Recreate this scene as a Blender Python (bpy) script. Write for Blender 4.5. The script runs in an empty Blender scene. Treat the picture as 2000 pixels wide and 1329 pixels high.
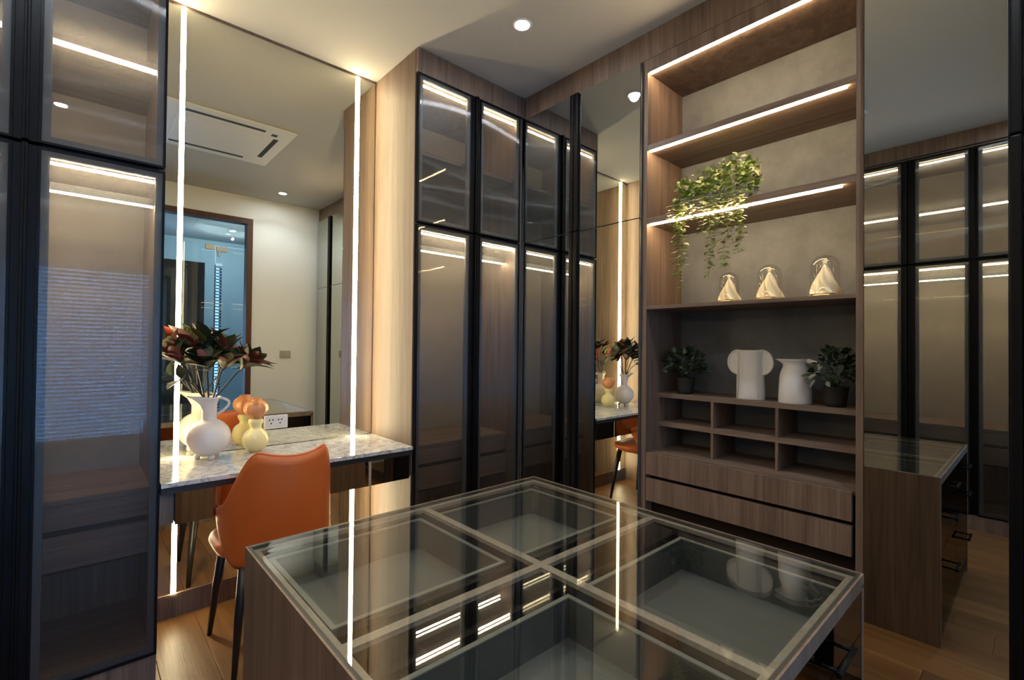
import bpy, bmesh, math, random
from mathutils import Vector, Matrix, noise

random.seed(7)
PI = math.pi
SC = bpy.context.scene
COL = SC.collection

# ------------------------------------------------------------------ camera
cam_data = bpy.data.cameras.new('camera')
cam_data.sensor_width = 36.0
cam_data.lens = 937.6 / 2000 * 36.0
cam_data.clip_start = 0.02
cam = bpy.data.objects.new('camera', cam_data)
COL.objects.link(cam)
yaw, pit, rol = 0.73508, 0.012068, 0.0103
cy, sy, cp, sp = math.cos(yaw), math.sin(yaw), math.cos(pit), math.sin(pit)
fwd = Vector((sy * cp, cy * cp, sp))
r0 = Vector((cy, -sy, 0))
u0 = r0.cross(fwd)
Rv = math.cos(rol) * r0 + math.sin(rol) * u0
Uv = -math.sin(rol) * r0 + math.cos(rol) * u0
m = Matrix((Rv, Uv, -fwd)).transposed().to_4x4()
m.translation = Vector((0, 0, 1.287))
cam.matrix_world = m
SC.camera = cam

# ------------------------------------------------------------------ world, exposure
SC.view_settings.view_transform = 'Standard'
SC.view_settings.look = 'None'
SC.view_settings.gamma = 1.0
SC.view_settings.use_curve_mapping = False
SC.view_settings.exposure = 0.0
SC.cycles.use_denoising = True
SC.cycles.max_bounces = 14
SC.cycles.diffuse_bounces = 5
SC.cycles.glossy_bounces = 8
SC.cycles.transmission_bounces = 8
SC.cycles.transparent_max_bounces = 24
SC.cycles.sample_clamp_indirect = 6.0
SC.cycles.caustics_reflective = True
SC.cycles.caustics_refractive = False

LED_STRENGTH = 70.0
LED_COLOR = (1.0, 0.82, 0.48, 1)
SHELF_STRENGTH = 110.0
SHELF_COLOR = (1.0, 0.74, 0.42, 1)
CAB_STRENGTH = 66.0
CAB_COLOR = (1.0, 0.78, 0.48, 1)
SPOT_W = 20.0
SKY = 5.0

world = bpy.data.worlds.new('daylight')
SC.world = world
world.use_nodes = True
bg = world.node_tree.nodes['Background']
bg.inputs['Color'].default_value = (0.30, 0.54, 1.0, 1)
bg.inputs['Strength'].default_value = SKY


def lamp(name, kind, loc, energy, color, size=0.1, rot=(0, 0, 0), **kw):
    d = bpy.data.lights.new(name, kind)
    d.energy = energy
    d.color = color
    if kind == 'AREA':
        d.size = size
    else:
        d.shadow_soft_size = size
    for k, v in kw.items():
        setattr(d, k, v)
    o = bpy.data.objects.new(name, d)
    o.location = loc
    o.rotation_euler = rot
    COL.objects.link(o)
    return o


H = 2.893
# daylight through the window of the next room
lamp('window_daylight', 'AREA', (0.2, -3.75, 1.15), 400, (0.30, 0.53, 1.0), 2.4, (PI / 2, 0, 0), shape='RECTANGLE', size_y=2.2)
for i, (x, y) in enumerate(((1.62, 1.74), (1.60, 0.03), (-0.11, 0.04), (-0.11, 1.74))):
    lamp('downlight_beam', 'SPOT', (x, y, H - 0.012), SPOT_W, (0.80, 0.90, 1.0), 0.03, (0, 0, 0), spot_size=2.3, spot_blend=0.6)


lamp('far_room_beam', 'POINT', (1.62, -2.3, H - 0.12), 48, (0.80, 0.92, 1.0), 0.012)

# ------------------------------------------------------------------ materials
def mat(name):
    mt = bpy.data.materials.new(name)
    mt.use_nodes = True
    nt = mt.node_tree
    nt.nodes.clear()
    out = nt.nodes.new('ShaderNodeOutputMaterial')
    return mt, nt, out


def N(nt, kind, **kw):
    n = nt.nodes.new(kind)
    for k, v in kw.items():
        if k in n.inputs:
            n.inputs[k].default_value = v
        else:
            setattr(n, k, v)
    return n


def plain(name, color, rough=0.5, metallic=0.0, spec=0.5, bump=0.0, bscale=200, coat=0.0, sheen=0.0):
    mt, nt, out = mat(name)
    b = N(nt, 'ShaderNodeBsdfPrincipled')
    b.inputs['Base Color'].default_value = (*color, 1)
    b.inputs['Roughness'].default_value = rough
    b.inputs['Metallic'].default_value = metallic
    b.inputs['Specular IOR Level'].default_value = spec
    b.inputs['Coat Weight'].default_value = coat
    b.inputs['Sheen Weight'].default_value = sheen
    tc = N(nt, 'ShaderNodeTexCoord')
    ns = N(nt, 'ShaderNodeTexNoise', Scale=bscale, Detail=3.0)
    nt.links.new(tc.outputs['Object'], ns.inputs['Vector'])
    if bump:
        bp = N(nt, 'ShaderNodeBump', Strength=bump, Distance=0.002)
        nt.links.new(ns.outputs['Fac'], bp.inputs['Height'])
        nt.links.new(bp.outputs['Normal'], b.inputs['Normal'])
    nt.links.new(b.outputs[0], out.inputs[0])
    return mt


def wood(name, dark, light, axis='Z', rough=0.5, fine=38.0, rnd=0.0, bump=0.06):
    """wood with grain running along one object axis"""
    mt, nt, out = mat(name)
    b = N(nt, 'ShaderNodeBsdfPrincipled')
    b.inputs['Roughness'].default_value = rough
    b.inputs['Specular IOR Level'].default_value = 0.35
    tc = N(nt, 'ShaderNodeTexCoord')
    oi = N(nt, 'ShaderNodeObjectInfo')
    off = N(nt, 'ShaderNodeVectorMath', operation='SCALE')
    cmb = N(nt, 'ShaderNodeCombineXYZ')
    nt.links.new(oi.outputs['Random'], cmb.inputs[0])
    nt.links.new(oi.outputs['Random'], cmb.inputs[1])
    nt.links.new(oi.outputs['Random'], cmb.inputs[2])
    nt.links.new(cmb.outputs[0], off.inputs[0])
    off.inputs['Scale'].default_value = 37.0
    add = N(nt, 'ShaderNodeVectorMath', operation='ADD')
    nt.links.new(tc.outputs['Object'], add.inputs[0])
    nt.links.new(off.outputs[0], add.inputs[1])

    def mapped(s_along, s_across):
        mp = N(nt, 'ShaderNodeMapping')
        sc = {'X': (s_along, s_across, s_across), 'Y': (s_across, s_along, s_across), 'Z': (s_across, s_across, s_along)}[axis]
        mp.inputs['Scale'].default_value = sc
        nt.links.new(add.outputs[0], mp.inputs['Vector'])
        return mp
    n1 = N(nt, 'ShaderNodeTexNoise', Scale=1.0, Detail=6.0, Roughness=0.62, Distortion=1.3)
    nt.links.new(mapped(0.7, fine * 0.32).outputs[0], n1.inputs['Vector'])
    n2 = N(nt, 'ShaderNodeTexNoise', Scale=1.0, Detail=4.0, Roughness=0.7)
    nt.links.new(mapped(2.5, fine * 3.2).outputs[0], n2.inputs['Vector'])
    mx = N(nt, 'ShaderNodeMix', data_type='FLOAT')
    mx.inputs[0].default_value = 0.4
    nt.links.new(n1.outputs['Fac'], mx.inputs[2])
    nt.links.new(n2.outputs['Fac'], mx.inputs[3])
    rp = N(nt, 'ShaderNodeValToRGB')
    rp.color_ramp.elements[0].position = 0.35
    rp.color_ramp.elements[0].color = (*dark, 1)
    rp.color_ramp.elements[1].position = 0.63
    rp.color_ramp.elements[1].color = (*light, 1)
    nt.links.new(mx.outputs[0], rp.inputs[0])
    hs = N(nt, 'ShaderNodeHueSaturation')
    mr = N(nt, 'ShaderNodeMapRange')
    mr.inputs['To Min'].default_value = 1 - rnd
    mr.inputs['To Max'].default_value = 1 + rnd
    nt.links.new(oi.outputs['Random'], mr.inputs['Value'])
    nt.links.new(mr.outputs[0], hs.inputs['Value'])
    nt.links.new(rp.outputs[0], hs.inputs['Color'])
    nt.links.new(hs.outputs[0], b.inputs['Base Color'])
    bp = N(nt, 'ShaderNodeBump', Strength=bump, Distance=0.003)
    nt.links.new(n2.outputs['Fac'], bp.inputs['Height'])
    nt.links.new(bp.outputs['Normal'], b.inputs['Normal'])
    nt.links.new(b.outputs[0], out.inputs[0])
    return mt


def mottled(name, c0, c1, scale, rough, detail=6.0):
    mt, nt, out = mat(name)
    b = N(nt, 'ShaderNodeBsdfPrincipled')
    b.inputs['Roughness'].default_value = rough
    tc = N(nt, 'ShaderNodeTexCoord')
    ns = N(nt, 'ShaderNodeTexNoise', Scale=scale, Detail=detail, Roughness=0.65)
    nt.links.new(tc.outputs['Object'], ns.inputs['Vector'])
    rp = N(nt, 'ShaderNodeValToRGB')
    rp.color_ramp.elements[0].position = 0.36
    rp.color_ramp.elements[0].color = (*c0, 1)
    rp.color_ramp.elements[1].position = 0.64
    rp.color_ramp.elements[1].color = (*c1, 1)
    nt.links.new(ns.outputs['Fac'], rp.inputs[0])
    nt.links.new(rp.outputs[0], b.inputs['Base Color'])
    nt.links.new(b.outputs[0], out.inputs[0])
    return mt


def marble(name):
    mt, nt, out = mat(name)
    b = N(nt, 'ShaderNodeBsdfPrincipled')
    b.inputs['Roughness'].default_value = 0.07
    tc = N(nt, 'ShaderNodeTexCoord')
    n1 = N(nt, 'ShaderNodeTexNoise', Scale=9.0, Detail=8.0, Roughness=0.6, Distortion=1.6)
    n2 = N(nt, 'ShaderNodeTexNoise', Scale=26.0, Detail=8.0, Roughness=0.65, Distortion=0.8)
    nt.links.new(tc.outputs['Object'], n1.inputs['Vector'])
    nt.links.new(tc.outputs['Object'], n2.inputs['Vector'])
    rp = N(nt, 'ShaderNodeValToRGB')
    e = rp.color_ramp.elements
    e[0].position, e[0].color = 0.40, (0.62, 0.62, 0.62, 1)
    e[1].position, e[1].color = 0.62, (0.60, 0.60, 0.61, 1)
    k = e.new(0.505); k.color = (0.24, 0.24, 0.26, 1)
    k = e.new(0.47); k.color = (0.56, 0.56, 0.57, 1)
    k = e.new(0.54); k.color = (0.58, 0.58, 0.58, 1)
    nt.links.new(n1.outputs['Fac'], rp.inputs[0])
    r2 = N(nt, 'ShaderNodeValToRGB')
    r2.color_ramp.elements[0].position, r2.color_ramp.elements[0].color = 0.35, (0.80, 0.80, 0.81, 1)
    r2.color_ramp.elements[1].position, r2.color_ramp.elements[1].color = 0.6, (1, 1, 1, 1)
    nt.links.new(n2.outputs['Fac'], r2.inputs[0])
    mx = N(nt, 'ShaderNodeMix', data_type='RGBA', blend_type='MULTIPLY')
    mx.inputs[0].default_value = 1.0
    nt.links.new(rp.outputs[0], mx.inputs[6])
    nt.links.new(r2.outputs[0], mx.inputs[7])
    nt.links.new(mx.outputs[2], b.inputs['Base Color'])
    nt.links.new(b.outputs[0], out.inputs[0])
    return mt


def emit(name, color, strength):
    mt, nt, out = mat(name)
    e = N(nt, 'ShaderNodeEmission')
    e.inputs['Color'].default_value = color
    e.inputs['Strength'].default_value = strength
    nt.links.new(e.outputs[0], out.inputs[0])
    return mt


def mirror(name, color, rough=0.0):
    mt, nt, out = mat(name)
    g = N(nt, 'ShaderNodeBsdfAnisotropic')
    g.inputs['Color'].default_value = (*color, 1)
    g.inputs['Roughness'].default_value = rough
    nt.links.new(g.outputs[0], out.inputs[0])
    return mt


def pane(name, tint, ior=1.5, haze=0.0, haze_rough=0.3, gain=1.0, milk=0.0):
    """thin clear or tinted sheet: straight-through tint plus Fresnel reflection"""
    mt, nt, out = mat(name)
    t = N(nt, 'ShaderNodeBsdfTransparent')
    t.inputs['Color'].default_value = (*tint, 1)
    g = N(nt, 'ShaderNodeBsdfAnisotropic')
    g.inputs['Roughness'].default_value = 0.0
    g.inputs['Color'].default_value = (1, 1, 1, 1)
    refl = g.outputs[0]
    if haze > 0:
        h = N(nt, 'ShaderNodeBsdfAnisotropic')
        h.inputs['Roughness'].default_value = haze_rough
        h.inputs['Anisotropy'].default_value = 0.95
        h.inputs['Rotation'].default_value = 0.25
        tg = N(nt, 'ShaderNodeTangent', direction_type='RADIAL', axis='Z')
        nt.links.new(tg.outputs[0], h.inputs['Tangent'])
        m0 = N(nt, 'ShaderNodeMixShader')
        m0.inputs[0].default_value = haze
        nt.links.new(g.outputs[0], m0.inputs[1])
        h2 = N(nt, 'ShaderNodeBsdfAnisotropic')
        h2.inputs['Roughness'].default_value = 0.5
        h2.inputs['Anisotropy'].default_value = 0.3
        h2.inputs['Rotation'].default_value = 0.25
        nt.links.new(tg.outputs[0], h2.inputs['Tangent'])
        m1 = N(nt, 'ShaderNodeMixShader')
        m1.inputs[0].default_value = 0.45
        nt.links.new(h.outputs[0], m1.inputs[1])
        nt.links.new(h2.outputs[0], m1.inputs[2])
        nt.links.new(m1.outputs[0], m0.inputs[2])
        refl = m0.outputs[0]
    through = t.outputs[0]
    if milk > 0:
        d = N(nt, 'ShaderNodeBsdfTranslucent')
        d.inputs['Color'].default_value = (0.75, 0.75, 0.75, 1)
        m2 = N(nt, 'ShaderNodeMixShader')
        m2.inputs[0].default_value = milk
        nt.links.new(t.outputs[0], m2.inputs[1])
        nt.links.new(d.outputs[0], m2.inputs[2])
        through = m2.outputs[0]
    fr = N(nt, 'ShaderNodeFresnel')
    ge = N(nt, 'ShaderNodeNewGeometry')
    mi = N(nt, 'ShaderNodeMix', data_type='FLOAT')
    mi.inputs[2].default_value = ior
    mi.inputs[3].default_value = 1.0 / ior          # both faces of the sheet reflect alike
    nt.links.new(ge.outputs['Backfacing'], mi.inputs[0])
    nt.links.new(mi.outputs[0], fr.inputs['IOR'])
    ml = N(nt, 'ShaderNodeMath', operation='MULTIPLY')
    ml.inputs[1].default_value = gain
    ml.use_clamp = True
    nt.links.new(fr.outputs[0], ml.inputs[0])
    mx = N(nt, 'ShaderNodeMixShader')
    nt.links.new(ml.outputs[0], mx.inputs[0])
    nt.links.new(through, mx.inputs[1])
    nt.links.new(refl, mx.inputs[2])
    nt.links.new(mx.outputs[0], out.inputs[0])
    return mt


M = {}
WD, WL = (0.088, 0.060, 0.047), (0.225, 0.155, 0.115)
M['wood'] = wood('grey_brown_wood', WD, WL)
M['woodh'] = wood('grey_brown_wood_level', WD, WL, axis='Y')
M['woodx'] = wood('grey_brown_wood_level_x', WD, WL, axis='X')
M['oak'] = wood('warm_oak_plank', (0.125, 0.055, 0.019), (0.235, 0.118, 0.044), axis='Y', rough=0.40, fine=26, rnd=0.22, bump=0.25)
M['rail'] = mottled('beige_rail_wood', (0.34, 0.275, 0.225), (0.43, 0.355, 0.295), 60, 0.5)
M['ceiling'] = plain('white_ceiling_paint', (0.48, 0.475, 0.46), 0.9, spec=0.1)
M['white_wall'] = plain('white_wall_paint', (0.66, 0.66, 0.64), 0.85, spec=0.1)
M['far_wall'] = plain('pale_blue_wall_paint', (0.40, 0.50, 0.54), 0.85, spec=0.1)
M['concrete'] = mottled('grey_brown_plaster', (0.118, 0.124, 0.135), (0.168, 0.176, 0.188), 5.0, 0.8)
M['black'] = plain('black_metal', (0.004, 0.004, 0.005), 0.42, spec=0.12)
M['black_matt'] = plain('black_matt', (0.012, 0.012, 0.013), 0.5)
M['dark_frame'] = plain('sheen_grey_frame', (0.085, 0.092, 0.10), 0.45)  # grey-blue holds the glass reflection seen over black inner frames
M['void'] = plain('recess_shade', (0.02, 0.016, 0.014), 0.8, spec=0.1)  # near-black paints in the shade of recesses, gaps and cabinet insides
M['led'] = emit('warm_led', LED_COLOR, LED_STRENGTH)
M['led_cab'] = emit('warm_led_cabinet', CAB_COLOR, CAB_STRENGTH)
M['led_rail'] = emit('warm_led_rail', CAB_COLOR, CAB_STRENGTH * 1.9)
M['led_shelf'] = emit('warm_led_shelf', SHELF_COLOR, SHELF_STRENGTH)
M['lamp_disc'] = emit('downlight_disc', (0.88, 0.94, 1.0, 1), 380.0)
M['mirror'] = mirror('clear_mirror', (0.80, 0.80, 0.72))
M['mirror_grey'] = mirror('grey_tinted_mirror', (0.62, 0.64, 0.62))
M['greige'] = mottled('greige_back_board', (0.245, 0.212, 0.172), (0.272, 0.237, 0.194), 9.0, 0.7)
M['bronze'] = mirror('bronze_mirror', (0.36, 0.32, 0.28), 0.02)
M['door_glass'] = pane('smoked_reeded_glass', (0.80, 0.80, 0.80), 1.5, 0.85, 0.28, 1.35, milk=0.06)
M['top_glass'] = pane('pale_green_glass', (0.89, 0.91, 0.895), 1.6, gain=1.25)
M['dome_glass'] = pane('clear_dome_glass', (0.93, 0.93, 0.92), 1.6, gain=1.4)
M['daylit_glass'] = pane('daylight_tinted_door_glass', (0.72, 0.80, 0.82), 1.5)  # blue daylight of the next room put into the tint of clear glass
M['marble'] = marble('polished_white_marble')
M['lining'] = plain('grey_velvet', (0.150, 0.148, 0.138), 0.95, spec=0.1, sheen=0.2)
M['tray'] = plain('grey_tray_side', (0.085, 0.088, 0.085), 0.7)
M['orange'] = plain('orange_leather', (0.52, 0.115, 0.02), 0.48, bump=0.15, bscale=320)
M['leg_black'] = plain('black_lacquer', (0.010, 0.010, 0.014), 0.35)
M['white_ceramic'] = plain('matt_white_ceramic', (0.66, 0.64, 0.62), 0.55)
M['jug'] = plain('chalky_white_ceramic', (0.72, 0.66, 0.60), 0.5)
M['cream'] = plain('cream_ceramic', (0.80, 0.71, 0.50), 0.5)
M['pinkish'] = plain('peach_ceramic', (0.75, 0.45, 0.32), 0.5)
M['yellow_glass'] = plain('pale_yellow_glass', (0.82, 0.72, 0.36), 0.28, bump=0.1, bscale=60, coat=0.3)
M['amber_glass'] = plain('amber_glass', (0.60, 0.24, 0.09), 0.25, bump=0.1, bscale=60, coat=0.3)
M['leaf_dark'] = plain('dark_green_leaf', (0.022, 0.032, 0.014), 0.45)
M['leaf_red'] = plain('russet_leaf', (0.15, 0.024, 0.012), 0.5)
M['leaf_olive'] = plain('olive_leaf', (0.11, 0.10, 0.025), 0.5)
M['stem'] = plain('dark_stem', (0.012, 0.014, 0.016), 0.5)
M['vine_light'] = plain('light_vine_leaf', (0.46, 0.46, 0.22), 0.6)
M['vine_mid'] = plain('green_vine_leaf', (0.16, 0.24, 0.04), 0.6)
M['pot_leaf'] = plain('deep_green_leaf', (0.022, 0.045, 0.018), 0.45)
M['pot_leaf2'] = plain('grey_green_leaf', (0.10, 0.13, 0.085), 0.5)
M['pot'] = plain('dark_planter', (0.014, 0.013, 0.012), 0.6)
M['planter'] = plain('grey_planter', (0.20, 0.20, 0.18), 0.6)
M['steel'] = plain('brushed_steel', (0.45, 0.45, 0.43), 0.3, metallic=1.0)
M['plastic'] = plain('white_plastic', (0.72, 0.71, 0.68), 0.4)
M['switch'] = plain('grey_switch_plate', (0.34, 0.33, 0.29), 0.4)
M['slot'] = plain('dark_vent_slot', (0.03, 0.026, 0.02), 0.7)
M['doorframe'] = wood('red_brown_door_wood', (0.045, 0.018, 0.012), (0.085, 0.034, 0.022), rough=0.4)
M['brown_panel'] = wood('walnut_panel', (0.05, 0.03, 0.022), (0.09, 0.055, 0.04))
M['blind'] = plain('white_blind_slat', (0.75, 0.78, 0.80), 0.5)
M['brass'] = plain('gilded_base', (0.62, 0.42, 0.16), 0.35, metallic=0.8)
M['curtain'] = plain('pale_blue_blind', (0.45, 0.58, 0.64), 0.8)


# ------------------------------------------------------------------ mesh helpers
class MB:
    """collects shapes into one bmesh (world coordinates)"""
    def __init__(self):
        self.bm = bmesh.new()

    def box(self, x0, x1, y0, y1, z0, z1, bevel=0.0):
        r = bmesh.ops.create_cube(self.bm, size=1.0)
        vs = r['verts']
        for v in vs:
            v.co = Vector((x0 + (v.co.x + .5) * (x1 - x0), y0 + (v.co.y + .5) * (y1 - y0), z0 + (v.co.z + .5) * (z1 - z0)))
        if bevel > 0:
            es = list({e for v in vs for e in v.link_edges})
            bmesh.ops.bevel(self.bm, geom=es, offset=bevel, segments=2, affect='EDGES', profile=0.6)
        return self

    def lathe(self, prof, c=(0, 0, 0), seg=32, smooth=True, sx=1.0, sy=1.0):
        rings = []
        for r, z in prof:
            if r < 1e-5:
                rings.append([self.bm.verts.new((c[0], c[1], c[2] + z))])
            else:
                rings.append([self.bm.verts.new((c[0] + sx * r * math.cos(2 * PI * k / seg), c[1] + sy * r * math.sin(2 * PI * k / seg), c[2] + z)) for k in range(seg)])
        for a, b in zip(rings, rings[1:]):
            for k in range(seg):
                k2 = (k + 1) % seg
                if len(a) == 1 and len(b) == 1:
                    continue
                if len(a) == 1:
                    f = self.bm.faces.new((a[0], b[k2], b[k]))
                elif len(b) == 1:
                    f = self.bm.faces.new((a[k], a[k2], b[0]))
                else:
                    f = self.bm.faces.new((a[k], a[k2], b[k2], b[k]))
                f.smooth = smooth
        for ring in (rings[0], rings[-1]):
            if len(ring) > 2:
                try:
                    self.bm.faces.new(ring)
                except ValueError:
                    pass
        return self

    def tube(self, pts, radii, seg=10, cap=True):
        pts = [Vector(p) for p in pts]
        if not hasattr(radii, '__len__'):
            radii = [radii] * len(pts)
        rings = []
        up = Vector((0, 0, 1))
        prev = None
        for i, p in enumerate(pts):
            d = (pts[min(i + 1, len(pts) - 1)] - pts[max(i - 1, 0)]).normalized()
            if prev is None:
                a = d.cross(up)
                if a.length < 1e-3:
                    a = d.cross(Vector((1, 0, 0)))
                a.normalize()
            else:
                a = (prev - d * prev.dot(d)).normalized()
            prev = a
            b = d.cross(a)
            rings.append([self.bm.verts.new(p + radii[i] * (a * math.cos(2 * PI * k / seg) + b * math.sin(2 * PI * k / seg))) for k in range(seg)])
        for a, b in zip(rings, rings[1:]):
            for k in range(seg):
                f = self.bm.faces.new((a[k], a[(k + 1) % seg], b[(k + 1) % seg], b[k]))
                f.smooth = True
        if cap:
            self.bm.faces.new(list(reversed(rings[0])))
            self.bm.faces.new(rings[-1])
        return self

    def leaf(self, base, direction, normal, length, width, fold=0.25, droop=0.15, thick=0.0):
        d = Vector(direction).normalized()
        n = Vector(normal)
        n = (n - d * n.dot(d))
        if n.length < 1e-4:
            n = d.orthogonal()
        n.normalize()
        s = d.cross(n)
        base = Vector(base)
        prof = ((0.0, 0.06), (0.22, 0.72), (0.45, 1.0), (0.72, 0.74), (1.0, 0.02))
        rows = []
        for t, w in prof:
            c = base + d * (length * t) - n * (droop * length * t * t)
            h = width * 0.5 * w
            rows.append([self.bm.verts.new(c - s * h + n * (fold * h)), self.bm.verts.new(c), self.bm.verts.new(c + s * h + n * (fold * h))])
        for a, b in zip(rows, rows[1:]):
            for k in (0, 1):
                f = self.bm.faces.new((a[k], a[k + 1], b[k + 1], b[k]))
                f.smooth = True
        return self

    def prism(self, outline, axis, a0, a1):
        """closed 2D outline extruded along an axis (0,1,2); outline in the other two axes"""
        def P(u, v, w):
            return {0: (w, u, v), 1: (u, w, v), 2: (u, v, w)}[axis]
        lo = [self.bm.verts.new(P(u, v, a0)) for u, v in outline]
        hi = [self.bm.verts.new(P(u, v, a1)) for u, v in outline]
        n = len(outline)
        self.bm.faces.new(lo)
        self.bm.faces.new(list(reversed(hi)))
        for k in range(n):
            self.bm.faces.new((lo[k], hi[k], hi[(k + 1) % n], lo[(k + 1) % n]))
        return self


def origin(p):
    v = Vector((0, 0, 0))
    while p is not None:
        v = v + p.location
        p = p.parent
    return v


def obj(name, mb, m, parent=None, label=None):
    """link the collected shapes as one mesh object (children keep world coordinates of an unrotated parent)"""
    bm = mb.bm
    bmesh.ops.recalc_face_normals(bm, faces=bm.faces)
    if parent is not None and not parent.get('local'):
        o_ = origin(parent)
        bmesh.ops.translate(bm, verts=bm.verts, vec=-o_)
    me = bpy.data.meshes.new(name)
    bm.to_mesh(me)
    bm.free()
    me.materials.append(m if not isinstance(m, str) else M[m])
    o = bpy.data.objects.new(name, me)
    COL.objects.link(o)
    if parent is not None:
        o.parent = parent
        if parent.get('local'):
            o['local'] = 1
    if label:
        o['label'] = label
    return o


def thing(name, label, cat, loc=(0, 0, 0), group=None, rotz=0.0, local=False):
    o = bpy.data.objects.new(name, None)
    o.empty_display_size = 0.05
    COL.objects.link(o)
    o.location = loc
    o.rotation_euler = (0, 0, rotz)
    o['label'] = label
    o['category'] = cat
    if group:
        o['group'] = group
    if local:
        o['local'] = 1
    return o


def tag(o, label, cat, group=None):
    o['label'] = label
    o['category'] = cat
    if group:
        o['group'] = group
    return o


def struct(name, mb, m, parent=None, label=None):
    o = obj(name, mb, m, parent, label)
    if parent is None:
        o['kind'] = 'structure'
    return o


def B(*a, **k):
    return MB().box(*a, **k)


# ------------------------------------------------------------------ the room shell
YA = 2.25        # wardrobe fronts on the dressing wall
XB = 2.129       # cabinet fronts on the shelf wall
YM = 2.738       # dressing mirror face
YO = -0.36       # white wall with the glass door
XD = -0.55       # wardrobe fronts opposite the shelf wall
XL, XR, YF = -1.17, 2.52, 2.87

floor = struct('floor', B(XL - .1, XR + .1, YO - .1, YF + .1, -0.08, -0.012), 'oak')
pw = 0.178
x = XL
ip = 0
while x < XR:
    x1 = min(x + pw, XR)
    y = YO - random.uniform(0.0, 0.9)
    while y < YF:
        L = 1.25
        a, b_ = max(y, YO), min(y + L, YF)
        if b_ - a > 0.02:
            obj('plank', B(x + .0008, x1 - .0008, a + .0008, b_ - .0008, -0.0118, 0.0, bevel=0.001), 'oak', floor)
        y += L
    x = x1
    ip += 1

struct('ceiling', B(XL - .1, XR + .1, YO - .1, YF + .1, H, H + 0.08), 'ceiling')
struct('wall_front', B(XL - .1, XR + .1, YF, YF + .1, 0, H), 'white_wall')
struct('wall_right', B(XR, XR + .1, YO, YF, 0, H), 'white_wall')
struct('wall_left', B(XL - .1, XL, YO, YF, 0, H), 'white_wall')
DX0, DX1, DZ = -0.45, 1.41, 2.65
struct('wall_back', MB().box(XL - .1, DX0, YO - .1, YO, 0, H).box(DX1, XR + .1, YO - .1, YO, 0, H).box(DX0, DX1, YO - .1, YO, DZ, H), 'white_wall')

# glass door in the white wall
door = bpy.data.objects.new('door_1', None)
COL.objects.link(door)
door.location = (0.5, YO, 0)
door['kind'] = 'structure'
door['label'] = 'tall glass doorway with a thin red-brown timber frame, seen in the dressing mirror'
fw = 0.055
obj('door_frame', MB().box(DX1 - fw, DX1, YO - .11, YO + .012, 0, DZ).box(DX0, DX0 + fw, YO - .11, YO + .012, 0, DZ).box(DX0 + fw, DX1 - fw, YO - .11, YO + .012, DZ - fw, DZ), 'doorframe', door)
yg = YO - .06
obj('glass_transom', B(DX0 + fw, DX1 - fw, yg - .005, yg + .005, 2.32, DZ - fw), 'daylit_glass', door)
gl = obj('glass_leaf', B(1.075, DX1 - fw - .004, yg - .005, yg + .005, 0.012, 2.312), 'daylit_glass', door)
obj('patch_fitting', MB().box(1.075, 1.18, yg - .014, yg + .014, 2.26, 2.312, bevel=.003).box(1.09, 1.11, yg - .016, yg + .016, 2.21, 2.262, bevel=.003), 'steel', gl)
obj('lever', MB().tube(((1.318, yg + .005, 1.02), (1.318, yg + .05, 1.02)), .012).tube(((1.318, yg + .045, 1.02), (1.23, yg + .045, 1.02)), .009), 'steel', gl)
gs = obj('glass_sidelight', B(DX0 + fw, 1.065, yg - .005, yg + .005, 0.002, 2.318), 'daylit_glass', door)
obj('patch_fitting', B(.975, 1.06, yg - .014, yg + .014, 2.27, 2.33, bevel=.003), 'steel', gs)

# the room beyond the glass door
FX0, FX1, FY = -1.9, 3.4, -3.3
struct('floor.001', B(FX0, FX1, FY, YO - .1, -0.08, 0.0), 'oak')
struct('ceiling.001', B(FX0, FX1, FY, YO - .1, H, H + .08), 'ceiling')
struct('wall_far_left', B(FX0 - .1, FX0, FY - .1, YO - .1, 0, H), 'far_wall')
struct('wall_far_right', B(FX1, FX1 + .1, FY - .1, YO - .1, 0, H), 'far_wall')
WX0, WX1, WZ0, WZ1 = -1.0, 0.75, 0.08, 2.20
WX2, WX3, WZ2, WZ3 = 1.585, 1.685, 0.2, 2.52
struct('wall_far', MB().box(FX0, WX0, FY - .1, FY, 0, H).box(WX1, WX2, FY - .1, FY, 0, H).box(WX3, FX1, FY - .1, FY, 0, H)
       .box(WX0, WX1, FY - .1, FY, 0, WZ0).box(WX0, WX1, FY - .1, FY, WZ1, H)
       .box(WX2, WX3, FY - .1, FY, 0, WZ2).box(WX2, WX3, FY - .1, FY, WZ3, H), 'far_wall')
for i, (a, b_, c, d) in enumerate(((WX0, WX1, WZ0, WZ1), (WX2, WX3, WZ2, WZ3))):
    w = bpy.data.objects.new('window_%d' % (i + 1), None)
    COL.objects.link(w)
    w.location = ((a + b_) / 2, FY, c)
    w['kind'] = 'structure'
    f_ = .02
    obj('window_frame', MB().box(a, a + f_, FY - .08, FY - .02, c, d).box(b_ - f_, b_, FY - .08, FY - .02, c, d).box(a + f_, b_ - f_, FY - .08, FY - .02, c, c + f_).box(a + f_, b_ - f_, FY - .08, FY - .02, d - f_, d), 'black', w)
    obj('pane', B(a + f_, b_ - f_, FY - .055, FY - .05, c + f_, d - f_), 'dome_glass', w)
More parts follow.
